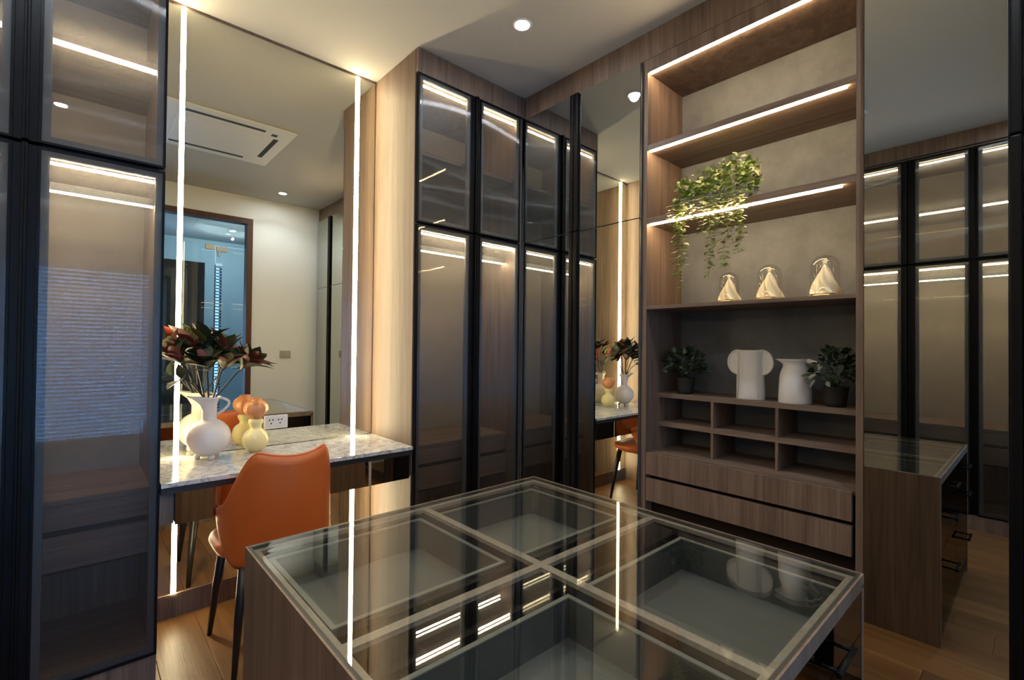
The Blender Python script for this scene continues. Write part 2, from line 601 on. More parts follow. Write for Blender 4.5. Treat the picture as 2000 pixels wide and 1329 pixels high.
for i, (a, b_, c, d, lb) in enumerate(((WX0 + .01, WX1 - .01, WZ0 + .02, WZ1 - .02, 'wide white slatted blind at the far window beyond the glass door'),
                                       (WX2 + .005, WX3 - .005, WZ2 + .02, WZ3 - .02, 'narrow slatted blind glowing at the slim window beyond the glass door'))):
    bl = thing('window_blind', lb, 'blind', ((a + b_) / 2, FY + .03, d))
    obj('headrail', B(a, b_, FY + .01, FY + .05, d, d + .04), 'blind', bl)
    step = .048
    nn = int((d - c) / step)
    sm = None
    for k in range(nn):
        z = d - .02 - k * step
        if sm is None:
            mb = MB()
            mb.prism([(FY + .012, z - .010), (FY + .046, z + .010), (FY + .046, z + .0125), (FY + .012, z - .0075)], 0, a, b_)
            o = obj('slat', mb, 'blind', bl)
            sm = o.data
            z00 = z
        else:
            o = bpy.data.objects.new('slat', sm)
            COL.objects.link(o)
            o.parent = bl
            o.location = (0, 0, z - z00)
# tall brown cupboard and pale roller blind in the room beyond
cb = thing('tall_cupboard', 'tall brown cupboard standing in the blue-lit room beyond the glass door', 'cupboard', (.945, FY + .86, 0))
obj('body', B(.62, 1.27, FY + .62, FY + 1.1, 0.06, 2.38), 'brown_panel', cb)
obj('plinth', B(.65, 1.24, FY + .65, FY + 1.08, 0, 0.06), 'black_matt', cb)
for a in (.622, .947):
    d_ = obj('door', B(a, a + .321, FY + 1.1, FY + 1.12, .08, 2.37, bevel=.002), 'brown_panel', cb)
    obj('handle', B(a + (.285 if a < .8 else .02), a + (.305 if a < .8 else .04), FY + 1.12, FY + 1.14, .9, 1.2), 'steel', d_)

# trims
struct('trim_1', B(XB, XB + .36, YO, YA, 2.752, H), 'wood')            # fascia above the shelf wall
struct('trim_2', B(.242, 1.328, YM - .004, YM + .02, H - .012, H), 'wood')
struct('baseboard_front', B(.242, 1.328, YM - .006, YM + .02, 0, .108), 'wood')


# ------------------------------------------------------------------ wardrobes with glass doors
DT, SPL, DB = 2.758, 1.945, 0.108


def wardrobe(label, loc, rotz, u0, u1, doors, end_panels, led_mid=True, rail_u=None, depth=.58):
    """local frame: x along the front, y into the cabinet, front at y = 0"""
    t = thing('wardrobe', label, 'wardrobe', loc, None, rotz, True)
    th = .02
    for e in end_panels:
        obj('side_panel', B(*e, 0.0225, depth, 0, H - .002), 'wood', t)
    a, b_ = u0 + th, u1 - th
    obj('fascia', B(u0 + .001, u1 - .001, 0.0, .02, DT + .003, H - .002), 'wood', t)
    obj('plinth', B(a, b_, 0.004, .022, 0, DB - .003), 'wood', t)
    obj('back_panel', B(a, b_, depth - .012, depth, 0.05, H - .01), 'greige', t)
    obj('lower_back_panel', B(a, b_, depth - .020, depth - .0125, .109, .449), 'wood', t)
    obj('top_panel', B(a, b_, .03, depth - .012, DT - .002, DT + .016), 'wood', t)
    obj('floor_panel', B(a, b_, .03, depth - .012, .09, .108), 'woodx', t)
    obj('shelf', B(a, b_, .03, depth - .012, SPL - .012, SPL + .010), 'woodx', t)
    obj('shelf', B(a, b_, .06, depth - .012, 2.345, 2.368), 'woodx', t)
    # low chest of two drawers inside
    obj('drawer_top', B(a, b_, .10, depth - .012, .70, .72), 'woodx', t)
    obj('drawer', B(a + .002, b_ - .002, .104, .122, .612, .698, bevel=.001), 'woodx', t)
    obj('drawer', B(a + .002, b_ - .002, .104, .122, .466, .588, bevel=.001), 'woodx', t)
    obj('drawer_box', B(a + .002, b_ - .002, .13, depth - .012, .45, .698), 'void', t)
    # lights
    obj('light_strip', B(a + .01, b_ - .01, .034, .044, DT - .046, DT - .038), 'led_cab', t)
    obj('light_strip', B(a + .01, b_ - .01, .034, .044, SPL - .048, SPL - .040), 'led_cab', t)
    if led_mid:
        obj('light_strip', B(a + .01, b_ - .01, .064, .074, 2.331, 2.341), 'led_cab', t)
    ra, rb = rail_u or (a, b_)
    rr = obj('hanging_rail', MB().box(ra, rb, .140, .160, 1.832, 1.862, bevel=.004), 'dark_frame', t)
    obj('rail_light', B(ra + .005, rb - .005, .146, .154, 1.826, 1.8322), 'led_rail', rr)
    # black stiles closing the gaps between doors
    ds = sorted(doors)
    for p, q in zip(ds, ds[1:]):
        if q[0] - p[1] < .12:
            obj('stile', B(p[1] - .006, q[0] + .006, .0226, .029, DB, DT), 'black', t)
    obj('split_rail', B(u0 + th, u1 - th, .0226, .029, SPL - .016, SPL + .014), 'black', t)
    # doors
    for (da, db, side) in doors:
        for (z0, z1) in ((DB, SPL - .006), (SPL + .006, DT)):
            fr = MB()
            e = .008
            iw = .030
            for (q0, q1, p0, p1) in ((da, da + e, z0, z1), (db - e, db, z0, z1), (da + e, db - e, z0, z0 + e), (da + e, db - e, z1 - e, z1)):
                fr.box(q0, q1, -.002, .022, p0, p1)
            d_ = obj('door', fr, 'black', t)
            inn = MB()
            for (q0, q1, p0, p1) in ((da + e, da + iw, z0 + e, z1 - e), (db - iw, db - e, z0 + e, z1 - e), (da + iw, db - iw, z0 + e, z0 + iw), (da + iw, db - iw, z1 - iw, z1 - e)):
                inn.box(q0, q1, .007, .022, p0, p1)
            obj('inner_frame', inn, 'dark_frame', d_)
            obj('glass_pane', B(da + e, db - e, 0.0, .004, z0 + e, z1 - e), 'door_glass', d_)
            if side:
                hx0, hx1 = (db + .001, db + .030) if side > 0 else (da - .030, da - .001)
                hm = MB().box(hx0, hx1, .0, .022, z0, z1)
                gx = hx1 - .008 if side > 0 else hx0
                hm.box(gx, gx + .008, -.018, .0, z0, z1, bevel=.002)
                obj('handle', hm, 'black', d_)
    return t


# right of the dressing niche
wardrobe('glass-fronted lit wardrobe in the corner, right of the dressing table', (0, YA, 0), 0, 1.332, 2.127,
         ((1.340, 1.699, 1), (1.763, 2.090, -1)), ((1.332, 1.352), (2.107, 2.127), (2.088, 2.106)), led_mid=False, rail_u=(1.40, 2.09))
# left of the dressing niche
wardrobe('glass-fronted lit wardrobe nearest the camera, left of the dressing table', (0, YA, 0), 0, -.548, .240,
         ((-.109, .2385, -1), (-.522, -.169, 1)), ((.220, .240), (-.548, -.528)))
# opposite the shelf wall, seen in the tall mirror
wardrobe('wide glass-fronted wardrobe opposite the open shelves, seen reflected in the tall mirror', (XD, 0, 0), PI / 2, -.355, 2.23,
         ((.351, .666, 1), (.736, 1.050, -1), (-.304, -.066, 1), (.002, .316, -1), (1.085, 1.40, 1), (1.47, 1.785, -1)), ((-.355, -.335), (2.21, 2.23), (1.80, 2.205)))


# ------------------------------------------------------------------ mirror-door cabinets on the shelf wall
def mirror_cabinet(label, y0, y1, doors):
    t = thing('mirror_cabinet', label, 'cabinet', (XB + .18, (y0 + y1) / 2, 0))
    x0 = XB + .004
    obj('carcass', MB().box(x0, XB + .35, y0, y0 + .016, 0.0, 2.75).box(x0, XB + .35, y1 - .016, y1, 0.0, 2.75).box(XB + .335, XB + .35, y0 + .016, y1 - .016, 0, 2.75)
        .box(x0, XB + .335, y0 + .016, y1 - .016, 2.735, 2.75).box(x0, XB + .335, y0 + .016, y1 - .016, .06, .09), 'wood', t)
    obj('plinth', B(XB + .03, XB + .05, y0 + .016, y1 - .016, 0, .06), 'wood', t)
    for a, b_, side in doors:
        for z0, z1 in ((.10, SPL - .002), (SPL + .002, 2.742)):
            d_ = obj('door', B(XB - .014, XB + .003, a, b_, z0, z1), 'dark_frame', t)
            obj('mirror_pane', B(XB - .019, XB - .0141, a + .0008, b_ - .0008, z0 + .0008, z1 - .0008), 'mirror_grey', d_)
            if side:
                h0, h1 = (a - .030, a - .002) if side < 0 else (b_ + .002, b_ + .030)
                obj('handle', B(XB - .036, XB + .003, h0, h1, z0, z1, bevel=.006), 'black', d_)
    return t


mirror_cabinet('tall mirror-fronted cabinet between the corner wardrobe and the open shelves', 1.372, 2.236,
               ((1.376, 1.776, 1), (1.840, 2.232, -1)))
mirror_cabinet('tall mirror-fronted cabinet right of the open shelves', YO + .004, .438,
               ((.070, .435, -1), (YO + .008, .006, 1)))

# ------------------------------------------------------------------ open shelf unit
su = thing('shelf_unit', 'tall open shelf unit with lit shelves, pigeonholes and two wide drawers', 'shelving', (XB + .18, .9, 0))
SY0, SY1, SX1 = .463, 1.345, XB + .35
for a, b_ in ((.440, SY0), (SY1, 1.370)):
    obj('side_panel', B(XB, SX1 + .012, a, b_, 0, 2.750), 'wood', su)
obj('top_panel', B(XB, SX1, SY0, SY1, 2.683, 2.750), 'wood', su)
obj('back_panel', B(SX1, SX1 + .012, SY0, SY1, .02, 2.750), 'concrete', su)
for zt, zb in ((2.312, 2.283), (1.940, 1.910), (1.495, 1.478)):
    obj('shelf', B(XB + .001, SX1, SY0, SY1, zb, zt, bevel=.0008), 'woodh', su)
for z, ya in ((2.683, SY0 + .02), (2.283, SY0 + .03), (1.910, SY0 + .045)):
    obj('light_strip', B(XB + .002, XB + .012, ya, SY1 - .012, z - .0090, z - .0004), 'led_shelf', su)
CX = XB + .105
for z0, z1 in ((1.030, 1.052), (.882, .904), (.742, .760)):
    obj('pigeonhole_shelf', B(CX if z0 > .8 else XB + .024, SX1, SY0, SY1, z0, z1), 'woodh', su)
for z0, z1 in ((.7602, .8818), (.9042, 1.0298)):
    for a in (1.047, .763, SY1 - .012):
        obj('divider', B(CX + .0005, SX1, a, a + .0115, z0, z1), 'wood', su)
for z0, z1 in ((.648, .757), (.518, .631)):
    obj('drawer', B(XB + .001, XB + .022, SY0 + .012, SY1 - .003, z0, z1, bevel=.0012), 'wood', su)
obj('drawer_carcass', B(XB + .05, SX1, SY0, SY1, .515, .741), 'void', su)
obj('recess_panel', B(XB + .06, XB + .075, SY0, SY1, 0.0, .514), 'void', su)  # near-black panel in place of the shade below the drawers

# ------------------------------------------------------------------ dressing mirror and lights
dm = thing('dressing_mirror', 'floor to ceiling mirror above and below the marble dressing table, two vertical light strips', 'mirror', (.785, YM, .11))
obj('mirror_pane', B(.2425, 1.3275, YM, YM + .006, .109, H - .013), 'mirror', dm)
for xa in (.341, 1.205):
    obj('light_strip', B(xa, xa + .018, YM - .010, YM - .0005, .110, H - .014), 'led', dm)

so = thing('wall_socket', 'white double socket plate on the dressing mirror beside the amber vase', 'socket', (.79, YM - .005, .87))
obj('plate', B(.730, .845, YM - .010, YM - .0005, .835, .905, bevel=.003), 'plastic', so)
for sx in (.762, .806):
    mb = MB()
    for dx, dz in ((-.008, .012), (.008, .012), (0, -.006)):
        mb.box(sx + dx - .003, sx + dx + .003, YM - .0115, YM - .0098, .870 + dz - .004, .870 + dz + .004)
    obj('socket_holes', mb, 'black_matt', so)

# ------------------------------------------------------------------ dressing table
dt = thing('dressing_table', 'wall to wall dressing table with white marble top and mirrored drawer fronts', 'table', (.785, 2.49, .57))
obj('worktop', B(.2425, 1.3295, YA - .006, YM - .012, .729, .747, bevel=.0015), 'marble', dt)
obj('apron', B(.2425, 1.3295, YA, YM - .02, .703, .7288), 'black_matt', dt)
for a, b_ in ((.290, 1.084), (1.100, 1.312)):
    d_ = obj('drawer', B(a, b_, YA + .012, YM - .06, .584, .7025), 'black_matt', dt)
    obj('front_panel', B(a, b_, YA + .004, YA + .0118, .580, .7027), 'bronze', d_)
obj('divider', B(1.0855, 1.0985, YA + .004, YM - .06, .580, .7027), 'rail', dt)
obj('side_block', B(.2425, .288, YA + .03, YM - .06, .580, .7027), 'wood', dt)
obj('side_block', B(1.314, 1.3295, YA + .03, YM - .06, .580, .7027), 'wood', dt)

# ------------------------------------------------------------------ display island
IX0, IX1, IY0, IY1, IZ = .345, 1.445, .297, 1.452, .736
isl = thing('display_island', 'low wooden display island with a clear glass top over four lined trays', 'cabinet', ((IX0 + IX1) / 2, (IY0 + IY1) / 2, 0))
for a, b_ in ((IX0, 1), (IX1, -1)):
    s = b_
    x0, x1 = sorted((a, a + s * .018))
    l0, l1 = sorted((a, a + s * .0045))
    mb = MB().box(x0, x1, IY0, IY1, 0, .700)
    mb.box(l0, l1, IY0, IY1, .700, IZ - .002)
    obj('side_panel', mb, 'wood', isl)
obj('back_panel', MB().box(IX0 + .0182, IX1 - .0182, IY1 - .018, IY1, 0, .597).box(IX0 + .0182, IX1 - .0182, IY1 - .018, IY1, .7005, .7115).box(IX0 + .0048, IX1 - .0048, IY1 - .0045, IY1, .7117, IZ - .002), 'wood', isl)
obj('front_rail', MB().box(IX0 + .0182, IX1 - .0182, IY0, IY0 + .02, .700, .7115).box(IX0 + .0048, IX1 - .0048, IY0, IY0 + .0045, .7117, IZ - .002), 'wood', isl)
ga = .0125
jt = .7335
obj('black_joint', MB().box(IX0 + .0047, IX0 + ga - .0004, IY0 + .0047, IY1 - .0047, .7122, jt).box(IX1 - ga + .0004, IX1 - .0047, IY0 + .0047, IY1 - .0047, .7122, jt)
    .box(IX0 + ga, IX1 - ga, IY0 + .0047, IY0 + ga - .0004, .7122, jt).box(IX0 + ga, IX1 - ga, IY1 - ga + .0004, IY1 - .0047, .7122, jt), 'black_matt', isl)
obj('glass_top', B(IX0 + ga, IX1 - ga, IY0 + ga, IY1 - ga, .7245, IZ), 'top_glass', isl)
CXI, CYI = .895, .870
r0_, r1_ = .7125, .7243
fwd_ = .025
for q in ((IX0 + ga, IX0 + ga + .018, IY0 + ga, IY1 - ga), (IX1 - ga - .018, IX1 - ga, IY0 + ga, IY1 - ga)):
    obj('frame_rail', B(*q, r0_, r1_), 'rail', isl)
for q in ((IX0 + ga + .018, IX1 - ga - .018, IY0 + ga, IY0 + ga + .018), (IX0 + ga + .018, IX1 - ga - .018, IY1 - ga - .018, IY1 - ga)):
    obj('frame_rail', B(*q, r0_, r1_), 'rail', isl)
obj('divider_rail', B(CXI - .012, CXI + .012, IY0 + ga + .018, IY1 - ga - .018, r0_ + .0004, r1_ - .0003), 'rail', isl)
for q in ((IX0 + ga + .018, CXI - .012), (CXI + .012, IX1 - ga - .018)):
    obj('divider_rail', B(*q, CYI - .012, CYI + .012, r0_ + .0004, r1_ - .0003), 'rail', isl)
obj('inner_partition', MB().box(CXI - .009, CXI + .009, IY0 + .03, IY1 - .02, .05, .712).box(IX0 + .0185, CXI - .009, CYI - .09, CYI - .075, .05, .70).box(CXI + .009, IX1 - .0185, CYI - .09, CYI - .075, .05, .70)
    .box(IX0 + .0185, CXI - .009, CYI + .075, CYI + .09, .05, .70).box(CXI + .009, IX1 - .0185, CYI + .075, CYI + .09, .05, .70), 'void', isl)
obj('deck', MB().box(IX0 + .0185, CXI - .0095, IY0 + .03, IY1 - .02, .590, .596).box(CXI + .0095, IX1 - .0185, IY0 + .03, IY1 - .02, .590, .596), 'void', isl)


def tray(name, x0, x1, y0, y1, z0, z1, front):
    w = .012
    mb = MB().box(x0, x0 + w, y0, y1, z0, z1).box(x1 - w, x1, y0, y1, z0, z1).box(x0 + w, x1 - w, y0, y0 + w, z0, z1).box(x0 + w, x1 - w, y1 - w, y1, z0, z1)
    t = obj(name, mb, 'tray', isl)
    rim = MB()
    e = .0008
    for q in ((x0, x0 + w, y0, y1), (x1 - w, x1, y0, y1), (x0 + w, x1 - w, y0, y0 + w), (x0 + w, x1 - w, y1 - w, y1)):
        rim.box(*q, z1 + .0002, z1 + .003)
    obj('tray_rim', rim, M['rail_green'], t)
    obj('lining', B(x0 + w + e, x1 - w - e, y0 + w + e, y1 - w - e, z0 + .001, z0 + .008), 'lining', t)
    return t


M['rail_green'] = plain('grey_green_rim', (0.26, 0.25, 0.22), 0.5)
HZ = (.656, .510, .277)
FZ = ((.600, .699), (.408, .597), (.10, .405))
for ci, (a, b_) in enumerate(((IX0 + .0195, CXI - .0015), (CXI + .0015, IX1 - .0195))):
    xa, xb = (.395, .872) if ci == 0 else (.918, 1.396)
    for ri in range(3):
        if ri == 0:
            d_ = tray('drawer', xa, xb, IY0 + .022, .757, .600, .697, True)
        else:
            d_ = obj('drawer', B(xa, xb, IY0 + .022, CYI - .095, FZ[ri][0] + .01, FZ[ri][1] - .02), 'tray', isl)
        obj('front_panel', B(a, b_, IY0 + .001, IY0 + .019, FZ[ri][0], FZ[ri][1]), 'bronze', d_)
        hx, hz = (a + b_) / 2, HZ[ri]
        hm = MB()
        for dx in (-.05, .05):
            hm.tube(((hx + dx, IY0 + .0015, hz), (hx + dx, IY0 - .030, hz)), .0042)
        hm.tube(((hx - .062, IY0 - .031, hz), (hx + .062, IY0 - .031, hz)), .0056)
        obj('handle', hm, 'black', d_)
    t_ = tray('drawer', xa, xb, .980, IY1 - .036, .600, .697, False)
    obj('front_panel', B(a, b_, IY1 - .019, IY1 - .001, .600, .699), 'bronze', t_)
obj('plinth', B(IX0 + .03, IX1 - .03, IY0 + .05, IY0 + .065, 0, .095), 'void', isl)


# ------------------------------------------------------------------ orange chair
def make_chair(cx, cy_, rot):
    t = thing('dressing_chair', 'orange leather tub chair with black tapered legs, pushed up to the dressing table', 'chair', (cx, cy_, 0), None, rot, True)
    # local frame: the chair faces +y
    # shell
    bm = bmesh.new()
    nth, nz = 40, 12
    TH = math.radians(97)
    outer, inner = [], []

    def top(th):
        a = abs(math.degrees(th))
        if a < 36:
            return .842 + .018 * (a / 36) ** 2
        if a < 84:
            k = (a - 36) / 48
            return .860 - .228 * (k * k * (3 - 2 * k))
        k = min(1, (a - 84) / 13)
        return .632 - .020 * k

    def rad(z):
        k = (z - .43) / .43
        return .226 - .012 * max(0, k)

    def shell(i, z, dr):
        sgn = -1 + 2 * i / nth
        th_top = sgn * TH
        lim = math.radians(58) + (TH - math.radians(58)) * min(1, max(0, (z - .42) / .19)) ** .8
        th = sgn * lim
        lean = .045 * max(0, (z - .45) / .42) * max(0, math.cos(th))
        r = rad(z) - dr
        return (math.sin(th) * r, -math.cos(th) * r - lean, z)
    for i in range(nth + 1):
        th = -TH + 2 * TH * i / nth
        zt, zb = top(th), .405
        ro, ri = [], []
        for j in range(nz + 1):
            z = zb + (zt - zb) * j / nz
            ro.append(bm.verts.new(shell(i, z, .012 if j == 0 else 0)))
            ri.append(bm.verts.new(shell(i, z - (.004 if j == nz else 0), .028 if j < nz else .018)))
        outer.append(ro)
        inner.append(ri)
    for i in range(nth):
        for j in range(nz):
            for s, g in ((outer, 0), (inner, 1)):
                q = (s[i][j], s[i + 1][j], s[i + 1][j + 1], s[i][j + 1])
                f = bm.faces.new(q if g == 0 else tuple(reversed(q)))
                f.smooth = True
        for j in (0, nz):
            f = bm.faces.new((outer[i][j], outer[i + 1][j], inner[i + 1][j], inner[i][j]))
            f.smooth = True
    for i in (0, nth):
        for j in range(nz):
            bm.faces.new((outer[i][j], outer[i][j + 1], inner[i][j + 1], inner[i][j]))
    mb = MB()
    mb.bm.free()
    mb.bm = bm
    sh = obj('backrest', mb, 'orange', t)
    pi = MB()
    pi.tube([shell(i, top(-TH + 2 * TH * i / nth) + .001, .009) for i in range(nth + 1)], .006, 8)
    obj('piping', pi, 'orange', sh)
    # seat
    se = MB()
    prof = [(0, .404), (.60, .406), (.82, .416), (.96, .436), (1.0, .455), (.985, .470), (.90, .481), (.5, .485), (0, .486)]
    se.lathe(prof, (0, 0, 0), 48, True)
    for v in se.bm.verts:
        q = math.hypot(v.co.x, v.co.y)
        if q > 1e-4:
            c_, s_ = abs(v.co.x) / q, abs(v.co.y) / q
            k = q / (c_ ** 3.2 + s_ ** 3.2) ** (1 / 3.2) / q
            v.co.x, v.co.y = v.co.x * k * .226, v.co.y * k * .218
        v.co.y += .035
        if v.co.y < -.02:                      # narrower at the back, inside the shell
            w = min(1, (-.02 - v.co.y) / .16)
            v.co.x *= 1 - .38 * w * w
    obj('seat', se, 'orange', t)
    for sx in (-1, 1):
        for (y0, y1) in ((.17, .235), (-.13, -.165)):
            lg = MB()
            lg.tube(((sx * .150, y0, .43), (sx * .172, (y0 + y1) / 2, .22), (sx * .190, y1, 0.0)), (.021, .017, .010), 12)
            obj('leg', lg, 'leg_black', t)
    fr = MB()
    fr.box(-.15, .15, -.12, .16, .405, .426, bevel=.004)
    obj('under_frame', fr, 'leg_black', t)
    return t


make_chair(.645, 2.235, math.radians(1.5))

# ------------------------------------------------------------------ white round jug with branches
JX, JY, JZ = .459, 2.606, .7472
jug = thing('round_jug', 'round chalky white jug with spout and thin handle, holding dark leafy branches', 'vase', (JX, JY, JZ))
prof = []
for k in range(0, 15):
    a = -1.2 + 2.42 * k / 14
    prof.append((.090 * math.cos(a), .099 + .088 * math.sin(a)))
prof = [(0.0, .014), (.02, .0145)] + prof + [(.0305, .195), (.0300, .225), (.031, .255), (.040, .276), (.049, .288), (.044, .288), (.029, .258), (.026, .235), (.0, .20)]
jb = MB()
jb.lathe(prof, (JX, JY, JZ), 40)
spd = Vector((-.92, -.40, 0)).normalized()
for v in jb.bm.verts:                      # pull the rim out into a spout on the left
    dz = v.co.z - JZ
    if dz > .24:
        d = Vector((v.co.x - JX, v.co.y - JY, 0))
        if d.length > .01:
            c = max(0, d.normalized().dot(spd))
            v.co += spd * (.058 * c ** 4 * min(1, (dz - .24) / .045)) + Vector((0, 0, .012 * c ** 4 * (dz - .24) / .045))
obj('body', jb, 'jug', jug)
hd = Vector((.95, -.3, 0)).normalized()
hp = []
for k in range(9):
    a = k / 8
    hp.append(Vector((JX, JY, JZ)) + hd * (.043 + .042 * math.sin(a * PI) - .010 * a) + Vector((0, 0, .283 - .080 * a + .012 * math.sin(a * PI))))
obj('handle', MB().tube(hp, .006, 10), 'jug', jug)
for k in range(3):
    a = .6 + k * 2 * PI / 3
    obj('foot', MB().lathe([(0, 0), (.009, 0), (.012, .008), (.012, .022), (0, .024)], (JX + .045 * math.cos(a), JY + .045 * math.sin(a), JZ), 12), 'jug', jug)


def branch(label, tip, nleaf, spread, seed, big=1.0):
    """one long stem with its whorl of leaves, standing in the jug"""
    rnd = random.Random(seed)
    base = Vector((JX + rnd.uniform(-.012, .012), JY + rnd.uniform(-.012, .012), JZ + .215))
    mouth = Vector((JX + .027 * (1 if tip[0] > JX else -1) * min(1, abs(tip[0] - JX) / .1), JY + max(-.02, min(.02, (tip[1] - JY) * .3)), JZ + .29))
    tip = Vector(tip)
    t = thing('leafy_branch', label, 'branch', base, 'branches in the round jug')
    mid = mouth.lerp(tip, .55) + Vector((0, 0, .015))
    pts = [base, mouth, mid, tip]
    pts = [pts[0]] + [pts[i].lerp(pts[i + 1], u) for i in range(3) for u in (.5, 1.0)]
    obj('stem', MB().tube(pts, [.0036] * 5 + [.003, .002], 7), 'stem', t)
    axis = (tip - mid).normalized()
    for k in range(nleaf):
        a = 2 * PI * k / nleaf * 1.62 + rnd.uniform(-.3, .3)
        side = axis.orthogonal().normalized()
        side = Matrix.Rotation(a, 3, axis) @ side
        u = rnd.uniform(.25, 1.05)
        p = mid.lerp(tip, min(1.0, u))
        d = (axis * rnd.uniform(.25, 1.0) + side * spread * rnd.uniform(.6, 1.1) + Vector((0, 0, .30))).normalized()
        ln = rnd.uniform(.095, .138) * big
        tipp = p + d * ln
        if tipp.y > YM - .012:
            d.y -= (tipp.y - (YM - .012)) / ln + .05
            d.normalize()
        if (p + d * ln).x < .250:
            d.x += (.250 - (p + d * ln).x) / ln + .04
            d.normalize()
        if (p + d * ln).y > YM - .008:
            continue
        mname = rnd.choices(('leaf_dark', 'leaf_red', 'leaf_olive'), (5.5, 4.0, 1.8))[0]
        obj('leaf', MB().leaf(p, d, axis * .6 - side * .2 + Vector((0, 0, .3)), ln, ln * rnd.uniform(.42, .54), rnd.uniform(.25, .5), rnd.uniform(.05, .3)), mname, t)
    return t


branch('leafy branch leaning farthest left in the round jug, nearest the wardrobe', (.315, 2.575, 1.235), 18, .75, 1)
branch('leafy branch leaning farthest right in the round jug, pointing at the socket', (.625, 2.580, 1.195), 18, .8, 2)
branch('tallest upright russet branch in the middle of the round jug', (.440, 2.590, 1.285), 20, .7, 3)
branch('leafy branch right of the tallest one in the round jug', (.520, 2.600, 1.265), 19, .75, 4)
branch('leafy branch left of the tallest one in the round jug', (.380, 2.590, 1.270), 19, .75, 5)
branch('low leafy branch leaning out of the front of the round jug', (.430, 2.520, 1.190), 18, .85, 6)
branch('leafy branch bending to the front right of the round jug', (.510, 2.540, 1.205), 18, .8, 8)
branch('short branch with one drooping leaf low on the left of the jug', (.345, 2.555, 1.125), 3, .9, 9, .85)

# ------------------------------------------------------------------ yellow and amber double gourd vase
GX, GY, GZ = .664, 2.632, .7472
gv = thing('gourd_vase', 'stacked glass vase with a yellow globe below and an amber ribbed globe on top', 'vase', (GX, GY, GZ))
lo = [(0, 0), (.026, 0)] + [(.060 * math.cos(a), .060 + .0595 * math.sin(a)) for a in [-1.1 + 2.2 * k / 14 for k in range(15)]] + [(.024, .122), (.027, .132), (.034, .146), (.034, .156), (.026, .164), (0, .165)]
lob = MB().lathe(lo, (GX, GY, GZ), 36)
obj('lower_globe', lob, 'yellow_glass', gv)
up = MB().lathe([(0, .1652), (.024, .1652)] + [(.057 * math.cos(a), .215 + .047 * math.sin(a)) for a in [-1.0 + 2.05 * k / 14 for k in range(15)]] + [(.026, .264), (.020, .256), (0, .252)], (GX, GY, GZ), 54)
for v in up.bm.verts:
    d = Vector((v.co.x - GX, v.co.y - GY, 0))
    a = math.atan2(d.y, d.x)
    k = 1 + .022 * math.cos(12 * a)
    v.co.x, v.co.y = GX + d.x * k, GY + d.y * k
obj('upper_globe', up, 'amber_glass', gv)


# ------------------------------------------------------------------ cloches with twisted trees
def cloche(x, y, s, where, under, peach=False):
    z = 1.4952
    t = thing('glass_cloche', 'clear glass dome on a thin gilded base, ' + where, 'cloche', (x, y, z), 'glass domes on the fourth shelf')
    obj('base', MB().lathe([(0, 0), (.056 * s, 0), (.058 * s, .004), (.056 * s, .009), (0, .009)], (x, y, z), 32), 'brass', t)
    pr = [(.0500 * s, .0095), (.0500 * s, .115 * s)] + [(.0500 * s * math.cos(a), .115 * s + .048 * s * math.sin(a)) for a in [PI / 2 * k / 8 for k in range(1, 9)]]
    b = MB().lathe(pr[:-1] + [(0, .163 * s)], (x, y, z), 32)
    for f in list(b.bm.faces):
        if len(f.verts) > 8:
            b.bm.faces.remove(f)
    obj('dome', b, 'dome_glass', t)
    tr = thing('twisted_tree', 'cream twisted cone tree ornament under the ' + under, 'ornament', (x, y, z + .0095), 'cone trees under the domes')
    bm = MB()
    rows = 22
    seg = 60
    rings = []
    for j in range(rows + 1):
        u = j / rows
        zz = .0005 + .118 * s * u
        rr = .0465 * s * (1 - u) ** .85 + .002
        rings.append([bm.bm.verts.new((x + rr * (1 + .27 * math.cos(5 * (2 * PI * k / seg) + u * 7.5)) * math.cos(2 * PI * k / seg), y + rr * (1 + .27 * math.cos(5 * (2 * PI * k / seg) + u * 7.5)) * math.sin(2 * PI * k / seg), z + .0098 + zz)) for k in range(seg)])
    for a, b2 in zip(rings, rings[1:]):
        for k in range(seg):
            f = bm.bm.faces.new((a[k], a[(k + 1) % seg], b2[(k + 1) % seg], b2[k]))
            f.smooth = True
    bm.bm.faces.new(rings[0])
    bm.bm.faces.new(rings[-1])
    obj('cone', bm, 'cream', tr)
    st = MB()
    zc = z + .0098 + .128 * s
    ol = []
    for k in range(10):
        r = (.013 if k % 2 == 0 else .0055) * s
        a = PI / 2 + k * PI / 5
        ol.append((y + r * math.cos(a), zc + r * math.sin(a)))
    st.prism(ol, 0, x - .002, x + .002)
    obj('star', st, 'cream', tr)
    if peach:
        bell = MB().lathe([(0, 0), (.012, 0), (.010, .006), (.004, .018), (0, .019)], (x - .010, y - .030 * s, z + .0102), 14)
        obj('peach_base_bead', bell, 'pinkish', tr)


cloche(2.235, .975, .88, 'leftmost of the three, beneath the trailing vine', 'leftmost glass dome, beneath the trailing vine')
cloche(2.235, .800, .98, 'middle one of the three', 'middle glass dome')
cloche(2.235, .590, 1.06, 'rightmost of the three', 'rightmost and tallest glass dome', True)

